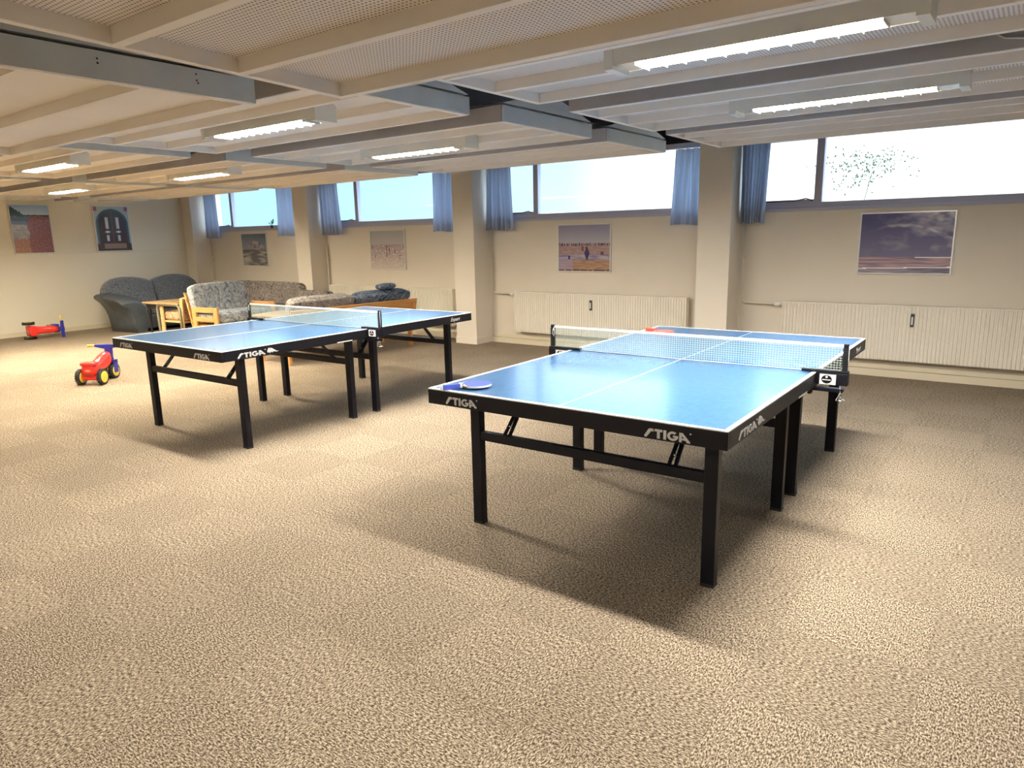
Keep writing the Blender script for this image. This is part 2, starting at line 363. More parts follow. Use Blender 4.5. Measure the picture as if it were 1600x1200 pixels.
# ------------------------------------------------------------------ ceiling lamps
_tm = {}
def tube_mat(tint, power):
    k = (tint, power)
    if k not in _tm: _tm[k] = mat('fluorescent_light', (.8, .8, .8), .5, emit=(tint, LAMP_E*power))
    return _tm[k]
def lamp(label, cx, cy, tint=(1.0, .93, .80), power=1.0):
    zb = 2.195; L = 1.20; Wd = .155; H = .10
    r = thing('ceiling_lamp', label, 'ceiling light', (cx, cy, zb), group='fluorescent lamps hung under the ceiling rafts')
    b = bm_()
    box(b, -L/2, L/2, -Wd/2, -Wd/2+.006, .012, H); box(b, -L/2, L/2, Wd/2-.006, Wd/2, .012, H); box(b, -L/2, L/2, -Wd/2+.006, Wd/2-.006, H-.006, H)
    obj('housing', b, MT['lampbody'], r)
    for s in (-1, 1):
        b = bm_(); xe = s*L/2
        prism(b, [(-Wd/2-.004, -.003), (Wd/2+.004, -.003), (Wd/2+.004, H-.01), (Wd/2-.02, H+.012), (-Wd/2+.02, H+.012), (-Wd/2-.004, H-.01)], min(xe-s*.03, xe+s*.012), max(xe-s*.03, xe+s*.012), axis=0)
        obj('end_cap', b, MT['lampbody'], r)
    for s in (-1, 1):
        simple('reflector', MT['reflector'], r, (min(s*(L/2-.13), s*(L/2-.031)), max(s*(L/2-.13), s*(L/2-.031)), -Wd/2+.008, Wd/2-.008, .014, .018))
    for k in range(12):
        x = -L/2+.13 + k*(L-.26)/11
        simple('louvre_blade', MT['lampbody'], r, (x-.0008, x+.0008, -Wd/2+.008, Wd/2-.008, .002, .020))
    simple('tube_diffuser', tube_mat(tint, power), r, (-L/2+.13, L/2-.13, -.048, .048, .020, .024))
    for s in (-1, 1):
        simple('bracket', MT['lampbody'], r, (s*.42-.03, s*.42+.03, -.02, .02, H, 2.355-zb))
    return r
WN, WM, WW = (1.0, .95, .88), (1.0, .935, .84), (1.0, .885, .69)
lamp('big white strip lamp with louvre blades, closest to the camera, above the right table', -.985, 2.935, WN)
lamp('long white strip lamp between the nearest lamp and the window with the shrub outside', -.985, 4.47, WN)
lamp('white strip lamp with a boxy end cap above the gap between the two tables', -4.11, 2.90, WM)
lamp('white strip lamp near the window above the beach picture', -4.34, 4.54, WM)
lamp('cream strip lamp at the left picture edge, above the upright red toy', -7.42, 2.91, WW)
lamp('slim cream strip lamp above the far end of the left table and the lounge', -7.42, 4.40, WW)
lamp('smallest strip lamp, farthest away, close to the wall with the door picture', -10.52, 4.30, WW, 1.3)
for cx, cy in ((-10.5, 2.9),):
    lamp('cream strip lamp at the far end of the room, beyond the left picture edge', cx, cy, WW, 1.5)
for cx in (-.985, -4.2, -7.42, -10.5):  # unseen lamps, added to light the foreground floor
    l_ = lamp('added unseen strip lamp on the low rafts, overhead and behind the viewer', cx, -.21, WM if cx > -6 else WW, .28); l_.location.z = 2.07
for cx in (-4.2, -.985):  # further unseen lamps, added as weak light from behind
    l_ = lamp('added unseen strip lamp on the low rafts far behind the viewer', cx, -1.9, WM, .3); l_.location.z = 2.07

# ------------------------------------------------------------------ radiators, pipes
def radiator(x0, x1, label):
    r = thing('radiator', label, 'radiator', (x0, YW, 0), group='panel radiators under the windows')
    W = x1-x0; z0, z1 = .19, .735; yf = -.125
    b = bm_(); n = int(W/.0335); st = W/n; pts = []
    for k in range(n):
        x = k*st
        pts += [(x+st*.12, yf), (x+st*.40, yf), (x+st*.56, yf+.011), (x+st*.84, yf+.011)]
    pts = [(0, yf+.012)] + pts + [(W, yf+.012), (W, yf+.04), (0, yf+.04)]
    prism(b, pts, z0, z1, axis=2)
    obj('front_panel', b, MT['rad'], r)
    simple('rear_panel', MT['rad'], r, (0.01, W-.01, -.055, -.03, z0, z1-.01))
    simple('top_grille', MT['rad'], r, (0, W, yf+.004, -.03, z1, z1+.012), bev=.002)
    simple('side_cover', MT['rad'], r, (-.004, 0, yf+.006, -.03, z0+.01, z1+.01)); simple('side_cover', MT['rad'], r, (W, W+.004, yf+.006, -.03, z0+.01, z1+.01))
    m_ = simple('heat_meter', MT['dark'], r, (W*.485, W*.485+.034, yf-.022, yf-.002, .54, .67), bev=.004)
    simple('meter_window', MT['whitep'], m_, (W*.485+.010, W*.485+.024, yf-.024, yf-.022, .565, .64))
    simple('bracket', MT['rad'], r, (W*.2, W*.2+.03, -.03, 0, z0+.04, z1-.04), (W*.8, W*.8+.03, -.03, 0, z0+.04, z1-.04))
    return r
RADS = [(-13.33, -10.75, 'cream panel radiator nearest the corner, mostly hidden behind sofas'),
        (-9.75, -6.95, 'cream panel radiator behind the sofa with the orange wooden back'),
        (-5.81, -3.29, 'cream panel radiator seen whole, under the framed beach picture'),
        (-2.185, .36, 'cream panel radiator cut by the picture edge, under the framed storm cloud picture')]
for a, b_, l in RADS: radiator(a, b_, l)
PIPX = [(-13.40, -13.36), (-9.82, -9.80), (-6.245, -5.81), (-2.66, -2.185)]
plabels = ['thin pipe running down the wall in the far corner', 'thin pipe down the wall beside the second pillar from the corner', 'cream pipe bending to the radiator under the beach picture', 'cream pipe bending to the radiator under the storm cloud picture']
for (xp, xr), lb in zip(PIPX, plabels):
    t_ = thing('heating_pipe', lb, 'pipe', (xp, YW-.045, 0), group='heating pipes beside the pillars')
    b = bm_(); d = xr-xp
    tube(b, [(0, 0, 1.68), (0, 0, .765), (.012, -.004, .735), (.045, -.01, .715), (max(d-.09, .05), -.02, .712)], .011, 8)
    obj('pipe', b, MT['pipe'], t_)
    if d > .1:
        b = bm_(); lathe(b, [(.012, 0), (.024, .005), (.026, .045), (.018, .055), (.013, .06), (.013, .09)], 14, Matrix.Translation((d-.10, -.02, .712)) @ Matrix.Rotation(PI/2, 4, 'Y'))
        obj('valve', b, MT['whitep'], t_)
    b = bm_(); tube(b, [(0, 0, .72), (0, 0, .09)], .006, 6) ; obj('thin_pipe', b, MT['pipe'], t_)
    simple('clip', MT['pipe'], t_, (-.016, .016, -.012, .042, 1.20, 1.22))

# ------------------------------------------------------------------ curtains
def curtain(x0t, x1t, x0b, x1b, label, folds, zt=2.425, zb=1.585, y=7.88, seed=1):
    rnd = random.Random(seed)
    t_ = thing('curtain', label, 'curtain', (x0b, y, 0), group='blue curtains at the windows')
    b = bm_(); nx, nz = folds*10, 26; ph = [rnd.uniform(-.5, .5) for _ in range(folds+1)]; am = [rnd.uniform(.6, 1.25) for _ in range(folds+1)]
    rows = []
    for j in range(nz+1):
        v = j/nz; z = zt + (zb-zt)*v; row = []
        for i in range(nx+1):
            u = i/nx; xx = (x0t + (x1t-x0t)*u)*(1-v) + (x0b + (x1b-x0b)*u)*v
            k = u*folds; kk = int(min(k, folds-1)); a_ = am[kk]*(1-(k-kk)) + am[kk+1]*(k-kk)
            off = math.sin(k*2*PI + ph[kk]*.8*v)*.046*a_*(.7+.5*v)
            row.append(b.verts.new((xx-x0b + math.cos(k*2*PI)*.006, off + .008*math.sin(3*v+i), z + .008*math.sin(k*1.3)*v)))
        rows.append(row)
    for a_, c_ in zip(rows, rows[1:]):
        for i in range(nx): b.faces.new((a_[i], a_[i+1], c_[i+1], c_[i])).smooth = True
    o = obj('cloth', b, MT['curtain'], t_)
    b = bm_(); tube(b, [(min(x0t, x0b)-x0b-.02, 0, zt+.012), (x1t-x0b+.03, 0, zt+.012)], .008, 8); obj('curtain_rod', b, MT['whitep'], t_)
    simple('rod_bracket', MT['whitep'], t_, (.05, .07, 0, YW-y, zt+.004, zt+.02))
C = [(-2.70, -2.40, -2.69, -2.44, 'tightly pleated blue curtain just right of the pillar, beside the storm cloud picture', 8, 4),
     (-3.47, -3.12, -3.53, -3.12, 'blue curtain gathered against the pillar, above the right end of the seen-whole radiator', 4, 2),
     (-6.24, -5.83, -6.27, -5.78, 'wide blue curtain right of the pillar, over the pipe by the beach picture radiator', 6, 3),
     (-7.25, -6.72, -7.28, -6.72, 'bright blue curtain left of the thick middle pillar, behind the left table', 5, 5),
     (-9.86, -9.37, -9.83, -9.31, 'pale lilac blue curtain right of the second pillar, above the patterned sofas', 6, 6),
     (-11.02, -10.50, -11.05, -10.50, 'narrow lilac curtain left of the second pillar, beside the small potted plant', 4, 7),
     (-13.38, -12.94, -13.36, -12.90, 'lilac curtain in the far corner window above the dark loveseat', 6, 8)]
for a, b_, c_, d, l, f, s in C: curtain(a, b_, c_, d, l, f, seed=s)

# ------------------------------------------------------------------ pictures
def lerp(a, b, t_): t_ = max(0, min(1, t_)); return tuple(x+(y-x)*t_ for x, y in zip(a, b))
def nz(x, y, s=0): return mnoise.noise(Vector((x, y, s)))
def inside(u, v, poly):
    c = False; n = len(poly); j = n-1
    for i in range(n):
        if (poly[i][1] > v) != (poly[j][1] > v) and u < (poly[j][0]-poly[i][0])*(v-poly[i][1])/(poly[j][1]-poly[i][1])+poly[i][0]: c = not c
        j = i
    return c
def heath(u, v):      # sandy track through pink heather under a blue sky
    if v > .77 + .03*nz(u*5, 0):
        c = lerp((.42, .50, .58), (.18, .30, .48), (v-.77)/.23)
        if u < .42 and v < .99-.55*u + .06*nz(u*22, v*22): c = (.03, .04, .03)
        if v < .80+.02*nz(u*20, 3) and u > .3: c = (.03, .04, .04)
        return c
    if v > .66 and u < .45: return lerp((.05, .06, .05), (.10, .13, .10), nz(u*30, v*30)+.5)
    if v > .70: return lerp((.28, .10, .07), (.12, .05, .04), nz(u*30, v*30)+.5)
    if u < .40+.10*nz(v*6, 4)+.05*nz(u*20, v*20) and v > .30+.05*nz(u*16, 2): return lerp((.26, .25, .27), (.42, .40, .38), .5+nz(u*9, v*26)) if v < .60 else (.16, .17, .25)
    return lerp(lerp((.20, .10, .12), (.42, .18, .16), .5+nz(u*40, v*40)), (.48, .32, .16) if v < .34+.1*nz(u*9, 1) and u < .4+.12*nz(v*9, u*7) else (.10, .04, .06), .35+.5*nz(u*26, v*26, 7))
def door(u, v):       # dark double door under an arch
    c = (.35, .40, .42)
    if ((u-.5)/.46)**2 + max(0, (v-.62)/.33)**2 < 1 and v > .16: c = (.03, .08, .12) if u > .15 else (.05, .12, .2)
    if ((u-.5)/.40)**2 + max(0, (v-.62)/.26)**2 < 1 and v > .16:
        c = (.045, .03, .035) if abs(u-.5) > .012 else (.12, .05, .04)
        for cx in (.34, .66):
            if abs(u-cx) < .045 and .50 < v < .76: c = (.50, .52, .62)
            if abs(u-cx) < .04 and .22 < v < .36: c = (.48, .50, .60)
            if abs(u-cx)/.09 + abs(v-.43)/.03 < 1: c = (.62, .62, .66)
    if v < .16: c = (.22, .17, .16) if .2 < u < .85 else (.06, .04, .05)
    if v < .05: c = (.05, .04, .04)
    if v > .9 and (u < .1 or u > .9): c = (.22, .10, .16)
    return c
def cloudsea(u, v):   # grey sea and cloud
    if v > .5:
        c = lerp((.22, .22, .23), (.07, .09, .14), (v-.5)*1.6 + .3*u)
        if v < .78 - 1.1*abs(u-.55)**1.6 + .08*nz(u*12, v*12): c = lerp((.30, .27, .27), (.12, .10, .10), .5+nz(u*9, v*9, 3)*1.2)
        return c
    if .45 < v: return (.06, .05, .05) if u < .6 else (.12, .11, .12)
    return lerp((.08, .07, .07), (.34, .31, .27), .5 + nz(u*3, v*16, 5)*1.5 - .5*u)
def bathers(u, v):    # pale beach with small figures in the shallows
    if v > .63: return lerp((.36, .34, .36), (.30, .31, .32), (v-.63)*2)
    c = lerp((.46, .40, .37), (.28, .22, .25), v*1.5 + .2*nz(u*10, v*20))
    for x, y, h in ((.47, .46, .30), (.55, .47, .26), (.12, .30, .12), (.86, .31, .10), (.05, .56, .14), (.72, .45, .10)):
        if abs(u-x) < .014+.008*nz(v*40, x) and abs(v-y) < h/2: c = (.14, .09, .10) if h > .1 else (.10, .06, .06)
    if nz(u*28, v*28, 9) > .38: c = (.60, .55, .52)
    return c
def beach(u, v):      # wet sand, distant crowd, one child walking
    if v > .60: c = lerp((.30, .29, .33), (.20, .19, .27), (v-.6)*2.4)
    elif v > .36: c = lerp((.30, .21, .19), (.22, .15, .15), .5+nz(u*12, v*30))
    elif v > .24: c = lerp((.15, .13, .22), (.30, .27, .32), .5+nz(u*5, v*26)*1.6)
    else: c = lerp((.22, .13, .10), (.34, .21, .13), .5+nz(u*7, v*40)*1.4)
    if u < .28 and v < .3: c = lerp(c, (.26, .25, .42), .5)
    if .545 < v < .60+.05*nz(u*30, 1): 
        if nz(u*45, 4) > .0: c = (.07, .05, .08)
        elif nz(u*60, 9) > .2: c = (.40, .32, .32)
    if abs(u-.56) < .045*(1-abs(v-.38)/.14) + .008 and .22 < v < .50: c = (.04, .03, .10)
    if abs(u-.555) < .02 and .48 < v < .53: c = (.06, .03, .03)
    if abs(u-.48) < .02 and .44 < v < .54: c = (.12, .06, .07)
    if abs(u-.21) < .02 and .26 < v < .33: c = (.05, .03, .05)
    if abs(u-.85) < .03 and .34 < v < .42: c = (.10, .06, .08)
    if v < .03 and nz(u*20, 2) > -.2: c = (.06, .03, .03)
    return c
def storm(u, v):      # storm clouds over a low horizon with two pale breaking waves
    if v > .27:
        c = lerp((.11, .10, .16), (.055, .055, .13), (v-.27)*1.6)
        n = nz(u*3, v*5, 2) + .5*nz(u*8, v*12, 6) + .25*nz(u*18, v*26, 3)
        c = lerp(c, (.24, .23, .28), max(0, n)*1.3*max(0, u+.1))
        rim = v-(.80-.8*(u-.45)**2+.03*nz(u*9, 1)); c = lerp(c, (.40, .38, .43), .75*math.exp(-(rim/.022)**2)*max(0, min(1, (u-.15)*4))*(.6+nz(u*12, v*12, 5)))
        k_ = max(0, min(1, (v-.70)*5))*max(0, min(1, (u-.45)*4)); c = lerp(c, (.36, .34, .38), k_*max(0, .55+.9*nz(u*6, v*9, 11)+.4*nz(u*15, v*20, 2)))
        c = lerp(c, (.26, .22, .26), .5*math.exp(-((u-.5)/.03)**2)*max(0, min(1, (.74-v)*5))*max(0, (v-.4)*3))
    elif v > .10: c = lerp((.30, .20, .20), (.14, .10, .14), .5+nz(u*4, v*34)*1.5)
    else: c = lerp((.22, .18, .20), (.09, .07, .10), u + nz(u*5, v*50))
    if abs(v-(.265-.02*(1-u)*0)) < .006 and u > .62: c = (.62, .58, .62)
    if abs(v-(.075+.028*u)) < .007: c = (.66, .60, .58)
    return c
pm = bpy.data.materials.new('printed_photograph'); pm.use_nodes = True; t = pm.node_tree; at_ = t.nodes.new('ShaderNodeVertexColor'); at_.layer_name = 'Col'
pb = t.nodes['Principled BSDF']; pb.inputs['Roughness'].default_value = .18; pb.inputs['Coat Weight'].default_value = .5; pb.inputs['Coat Roughness'].default_value = .05
t.links.new(at_.outputs['Color'], pb.inputs['Base Color'])
def picture(label, W, H, loc, rz, fn, gain=1.0, fw=.012):
    r = thing('picture', label, 'picture', loc, rz, group=None)     # local: x along wall, -y out of the wall, z up; origin = lower left
    b = bm_(); t0 = .0; T = .028
    for bx in ((0, W, -T, 0, 0, fw), (0, W, -T, 0, H-fw, H), (0, fw, -T, 0, fw, H-fw), (W-fw, W, -T, 0, fw, H-fw), (fw, W-fw, -.012, -.002, fw, H-fw)): box(b, *bx)
    obj('picture_frame', b, MT['picframe'], r)
    nx, ny = int(90*W/.7), int(90*H/.7); me = bpy.data.meshes.new('print')
    vs = [(fw+(W-2*fw)*i/nx, -.020, fw+(H-2*fw)*j/ny) for j in range(ny+1) for i in range(nx+1)]
    fs = [(j*(nx+1)+i, j*(nx+1)+i+1, (j+1)*(nx+1)+i+1, (j+1)*(nx+1)+i) for j in range(ny) for i in range(nx)]
    me.from_pydata(vs, [], fs); ca = me.color_attributes.new('Col', 'FLOAT_COLOR', 'CORNER')
    for p in me.polygons:
        i, j = p.index % nx, p.index // nx; c = fn((i+.5)/nx, (j+.5)/ny)
        for li in p.loop_indices: ca.data[li].color = (min(1, c[0]*gain), min(1, c[1]*gain), min(1, c[2]*gain), 1)
    me.materials.append(pm); o = bpy.data.objects.new('print', me); COL.objects.link(o); o.parent = r
    return r
picture('framed picture of a sandy track through pink heather', .606, .81, (XL, 4.65, 1.378), PI/2, heath, 1.25)
picture('framed picture of a dark double door under an arch', .627, .81, (XL, 5.958, 1.378), PI/2, door, 1.2)
picture('framed picture of a cloud over a dark grey sea', .80, .61, (-12.36, YW, 1.042), 0, cloudsea, 1.5)
picture('framed pale picture of bathers in shallow water', .79, .615, (-8.76, YW, 1.022), 0, bathers, 1.25)
picture('framed beach picture with a child walking on wet sand', .79, .608, (-5.138, YW, 1.025), 0, beach, 1.5)
picture('framed picture of purple storm clouds over breaking waves', .83, .608, (-1.492, YW, 1.047), 0, storm, 1.7)

# ------------------------------------------------------------------ table tennis tables
def arc(cx, cy, r, a0, a1, n): return [(cx+r*math.cos(math.radians(a0+(a1-a0)*k/n)), cy+r*math.sin(math.radians(a0+(a1-a0)*k/n))) for k in range(n+1)]
def logo_bm(h, wing=False, reg=True):
    """lettering drawn in the x-z plane, facing -y, letter height h"""
    b = bm_(); s = h
    def poly(p, dx): prism(b, [((x+dx)*s, z*s) for x, z in p], 0, -.0012, axis=1)
    poly([(0, 0), (.16, 0), (.62, .70), (.86, .70), (.80, .98), (.50, 1.0), (.36, .92), (-.04, .16)], 0)      # the slanted S
    poly([(0, .74), (0, 1), (.72, 1), (.72, .74), (.49, .74), (.49, 0), (.23, 0), (.23, .74)], .93)            # T
    poly([(0, 0), (0, 1), (.26, 1), (.26, 0)], 1.75)                                                          # I
    o_ = arc(.50, .5, .50, 50, 360-8, 22); i_ = arc(.50, .5, .26, 360-8, 50, 18)
    poly(o_ + [(.98, .58), (.52, .58), (.52, .38), (.74, .38)] + [p for p in i_ if p[0] < .70 or p[1] > .6][2:], 2.10)   # G
    poly([(0, 0), (0, 1), (.30, 1), (.98, .12), (.98, 0), (.72, 0), (.56, .22), (.24, .22), (.24, .40), (.44, .40), (.24, .68), (.22, 0)], 3.18)  # A
    if reg: poly(arc(4.18, 1.0, .09, 0, 330, 10), 0)
    if wing:
        poly([(0, .55), (.22, 1.15), (.50, 1.2), (.36, .75), (.62, 1.15), (.86, 1.0), (1.5, .35), (1.9, .30), (1.5, .18), (.95, .35), (.80, .12), (.62, .38), (.40, .02), (.30, .42), (.10, .20)], 4.45)
    return b
def text_mesh(txt, size, shear=0.0):
    cu = bpy.data.curves.new('lettering', 'FONT'); cu.body = txt; cu.size = size; cu.shear = shear; cu.extrude = .0006; cu.offset = size*.012
    o = bpy.data.objects.new('lettering_tmp', cu); COL.objects.link(o); dg = bpy.context.evaluated_depsgraph_get(); dg.update()
    me = bpy.data.meshes.new_from_object(o.evaluated_get(dg)); bpy.data.objects.remove(o); me.transform(Matrix.Rotation(PI/2, 4, 'X')); return me
TW, TL, TZ = 1.525, 2.74, .764
def table(label, loc, rz):
    r = thing('table_tennis_table', label, 'table tennis table', loc, rz, group='blue table tennis tables')
    for h, (y0, y1) in enumerate(((0, TL/2-.003), (TL/2+.003, TL))):
        top = simple('tabletop', MT['blue'], r, (.004, TW-.004, y0+.003, y1-.003 if h == 0 else y1-.003, TZ-.022, TZ), bev=.002)
        ye = (y0, y0+.02) if h == 0 else (y1-.02, y1)
        simple('edge_line', MT['line'], top, (0, .02, y0, y1, TZ-.004, TZ+.0012), (TW-.02, TW, y0, y1, TZ-.004, TZ+.0012), (.02, TW-.02, ye[0], ye[1], TZ-.004, TZ+.0012))
        simple('centre_line', MT['line'], top, (TW/2-.0011, TW/2+.0011, y0+.02 if h == 0 else y0, y1 if h == 0 else y1-.02, TZ, TZ+.001))
        e = .022
        simple('rim', MT['rim'], r, (-.001, TW+.001, ye[0]-.001 if h == 0 else ye[1]-e, (ye[0]+e) if h == 0 else ye[1]+.001, TZ-.076, TZ-.004), (-.001, e, y0+(e if h == 0 else 0), y1-(e if h else 0), TZ-.076, TZ-.004), (TW-e, TW+.001, y0+(e if h == 0 else 0), y1-(e if h else 0), TZ-.076, TZ-.004), bev=.0015)
        simple('cross_member', MT['black'], r, (e, TW-e, y0+.55, y0+.59, TZ-.06, TZ-.022))
        yo = (.20, .245) if h == 0 else (TL-.245, TL-.20)        # outer pair of legs
        yi = (1.225, 1.27) if h == 0 else (1.50, 1.545)         # inner pair
        for k, (ya, yb) in enumerate((yo, yi)):
            for xa in (.102, TW-.102-.060):
                lg = simple('leg', MT['black'], r, (xa, xa+.060, ya, yb, .012, TZ-.076), bev=.003)
                simple('foot_cap', MT['tyre'], lg, (xa-.001, xa+.061, ya-.001, yb+.001, 0, .014), bev=.002)
            simple('stretcher', MT['black'], r, (.162, TW-.162, ya+.005, yb-.005, .466, .512), bev=.002)
            inward = 1 if (h == 0) == (k == 0) else -1
            ym = (ya+yb)/2
            for xa in (.292, TW-.292-.048):
                b = bm_(); y2 = ym + inward*.20; z1, z2 = .500, TZ-.05
                # forked brace: two prongs that join into a plate
                def seg(x0, x1, ta, tb):
                    P = lambda tt: (ym+(y2-ym)*tt, z1+(z2-z1)*tt)
                    (ya_, za_), (yb_, zb_) = P(ta), P(tb)
                    v = [b.verts.new(q) for q in ((x0[0], ya_-.006, za_), (x0[1], ya_-.006, za_), (x1[1], yb_-.006, zb_), (x1[0], yb_-.006, zb_), (x0[0], ya_+.006, za_), (x0[1], ya_+.006, za_), (x1[1], yb_+.006, zb_), (x1[0], yb_+.006, zb_))]
                    for f in ((0, 1, 2, 3), (7, 6, 5, 4), (0, 4, 5, 1), (1, 5, 6, 2), (2, 6, 7, 3), (3, 7, 4, 0)): b.faces.new([v[i] for i in f])
                seg((xa, xa+.016), (xa+.004, xa+.0235), 0, .55); seg((xa+.032, xa+.048), (xa+.0245, xa+.044), 0, .55); seg((xa+.004, xa+.044), (xa+.004, xa+.044), .55, 1)
                br = obj('brace', b, MT['black'], r)
                b = bm_(); lathe(b, [(.0, -.004), (.006, -.004), (.006, .004), (.0, .004)], 10, Matrix.Translation((xa+.024, ym-inward*.002+inward*.035, z1+.05)) @ Matrix.Rotation(PI/2, 4, 'X')); obj('bolt', b, MT['chrome'], br)
    # printed lettering
    lh = .034
    for x in (.118, 1.185):
        o = obj('logo', logo_bm(lh+.004), MT['logo'], r); o.location = (x, -.0012, TZ-.066 if x < 1 else TZ-.069); o.scale = (1.22, 1, 1)
    o = obj('logo', logo_bm(.036, True), MT['logo'], r); o.location = (TW+.0012, .125, TZ-.066); o.rotation_euler = (0, 0, PI/2); o.scale = (1.5, 1, 1)
    me = text_mesh('Expert', .05, .4); me.materials.append(MT['logo']); o = bpy.data.objects.new('lettering', me); COL.objects.link(o); o.parent = r
    o.location = (TW+.0022, TL-.32, TZ-.056); o.rotation_euler = (0, 0, PI/2)
    simple('warning_strip', MT['whitep'], r, (TW-.001, TW+.0015, 1.02, 1.18, TZ-.076, TZ-.068))
    for s_ in (0, 1):
        b = bm_(); lathe(b, [(.004, 0), (.012, .004), (.016, .015), (.012, .026), (.004, .03)], 14, Matrix.Translation((TW-.015 if s_ else .015, 1.30, TZ-.108))); obj('latch_knob', b, MT['tyre'], r)
    return r
T1 = ((-2.3945, 2.508, 0), .0085); T2 = ((-5.967, 2.60, 0), .0165)
table('blue table tennis table closest to the camera, with a blue paddle on its corner', *T1)
table('blue table tennis table in front of the sofas, bare of paddles', *T2)

def net(label, T, tz=TZ):
    r = thing('table_tennis_net', label, 'net', T[0], T[1], group='nets clamped across the table tennis tables')
    y = TL/2; xa, xb = -.135, TW+.135; zt = tz+.1525
    for s, xp in ((-1, xa), (1, xb)):
        xin = xp - s*.0
        po = simple('post', MT['black'], r, (xp-.012, xp+.012, y-.010, y+.010, tz-.01, zt+.006), bev=.003)
        simple('ridged_grip', MT['tyre'], po, *[(xp-.014, xp+.014, y-.012, y+.012, tz+.02+.012*k, tz+.026+.012*k) for k in range(10)])
        # clamp: arm over the table, jaw below
        x_in = .075 if s < 0 else TW-.075
        lo, hi = min(x_in, xp+s*.02), max(x_in, xp+s*.02)
        ca = simple('clamp', MT['black'], r, (lo, hi, y-.020, y+.020, tz+.002, tz+.016), (min(xp+s*.02, .0 if s < 0 else TW), max(xp+s*.02, .0 if s < 0 else TW), y-.022, y+.022, tz-.06, tz+.004),
                    (min(x_in+s*.02, xp), max(x_in+s*.02, xp), y-.020, y+.020, tz-.098, tz-.078), bev=.003)
        xe = (-.10 if s < 0 else TW+.02)
        plate = simple('badge', MT['whitep'], ca, (xe, xe+.08, y-.0245, y-.022, tz-.058, tz-.004))
        b = bm_(); prism(b, [(xe+.035+.026*math.cos(q*PI/10), tz-.031+.022*math.sin(q*PI/10)) for q in range(20)], y-.0258, y-.0245, axis=1); ob = obj('badge_disc', b, MT['black'], ca)
        b = bm_(); prism(b, [(xe+.035+.006*math.cos(q*PI/6), tz-.018+.006*math.sin(q*PI/6)) for q in range(12)], y-.0268, y-.0258, axis=1); box(b, xe+.014, xe+.056, y-.0268, y-.0258, tz-.036, tz-.031); obj('badge_mark', b, MT['whitep'], ca)
        b = bm_(); xk = xp - s*.01; tube(b, [(xk, y, tz-.085), (xk, y, tz-.135)], .005, 8); lathe(b, [(.006, 0), (.022, .003), (.022, .012), (.006, .016)], 16, Matrix.Translation((xk, y, tz-.150))); obj('clamp_screw', b, MT['chrome'], r)
    # mesh of cords
    b = bm_(); x0, x1 = xa+.010, xb-.010; hw = .0009
    n = 124
    for k in range(n+1):
        x = x0+(x1-x0)*k/n; box(b, x-hw, x+hw, y-hw, y+hw, tz+.006, zt-.008)
    for k in range(11):
        z = tz+.006+(zt-.014-tz)*k/11; box(b, x0, x1, y-hw, y+hw, z-hw, z+hw)
    obj('net_mesh', b, MT['net'], r)
    simple('top_tape', MT['tape'], r, (x0, x1, y-.003, y+.003, zt-.014, zt+.001), bev=.001)
    b = bm_(); tube(b, [(x0, y, tz+.006), (TW/2, y, tz+.003), (x1, y, tz+.006)], .002, 6); tube(b, [(xb-.02, y-.012, tz-.02), (xb-.01, y-.02, tz-.10), (xb-.03, y-.018, tz-.14)], .0015, 5)
    tube(b, [(xb+.016, y-.012, zt), (xb+.018, y-.012, tz+.02)], .0015, 5); tube(b, [(xa+.014, y-.013, zt-.01), (xa+.022, y-.016, zt-.04), (xa+.018, y-.016, zt-.07), (xa+.006, y-.016, zt-.05), (xa+.010, y-.013, zt-.02)], .002, 5)
    obj('draw_cord', b, MT['tape'], r)
    return r
net('white topped net across the table with the blue paddle', T1)
net('white topped net across the table in front of the sofas', T2)

def paddle(label, hx, hy, ang, rubber, handle, capm):
    """origin at the handle's end, blade towards local +x"""
    r = thing('table_tennis_paddle', label, 'paddle', (hx, hy, TZ+.0014), ang)
    b = bm_(); R_ = .0755; cx = .178
    pts = [(cx+R_*1.04*math.cos(q), R_*math.sin(q)) for q in [math.radians(a) for a in range(-150, 151, 10)]]
    pts = pts[::-1]; pts = [(cx-R_*1.0, .014)] + [p for p in pts if p[0] > cx-R_*.9] + [(cx-R_*1.0, -.014)]
    prism(b, pts, .009, .0155, axis=2); bl = obj('blade', b, MT['padwood'], r)
    b = bm_(); prism(b, [(cx+.003+(x-cx)*.98, y*.98) for x, y in pts[1:-1]], .0155, .0175, axis=2); obj('rubber', b, rubber, bl)
    b = bm_(); prism(b, [(cx+.003+(x-cx)*.98, y*.98) for x, y in pts[1:-1]], .007, .009, axis=2); obj('rubber', b, rubber, bl)
    b = bm_(); prism(b, [(cx+R_*1.045*math.cos(q), R_*1.012*math.sin(q)) for q in [math.radians(a) for a in range(-140, 141, 8)]] + [(cx+R_*.99*math.cos(q), R_*.96*math.sin(q)) for q in [math.radians(a) for a in range(140, -141, -8)]], .008, .0168, axis=2); obj('edge_tape', b, capm, bl)
    b = bm_(); hp = [(0, .0165), (.03, .0145), (.06, .0135), (.098, .0145), (.112, .009), (.112, -.009), (.098, -.0145), (.06, -.0135), (.03, -.0145), (0, -.0165)]
    prism(b, hp, 0, .0245, axis=2); bmesh.ops.bevel(b, geom=list(b.edges), offset=.004, segments=2, affect='EDGES'); obj('handle', b, handle, r)
    simple('end_cap', capm, r, (-.004, .004, -.017, .017, 0, .0248), bev=.002)
    simple('collar', capm, r, (.092, .104, -.016, .016, .004, .0255), bev=.002)
    return r
paddle('blue table tennis paddle with a white collar on the table corner', -2.302, 2.505, math.atan2(.185, .125), MT['padblue'], MT['padblue'], MT['whitep'])
paddle('red table tennis paddle lying beyond the net', -2.365, 4.935, math.atan2(-.10, .235), MT['padred'], MT['padred'], MT['padred'])

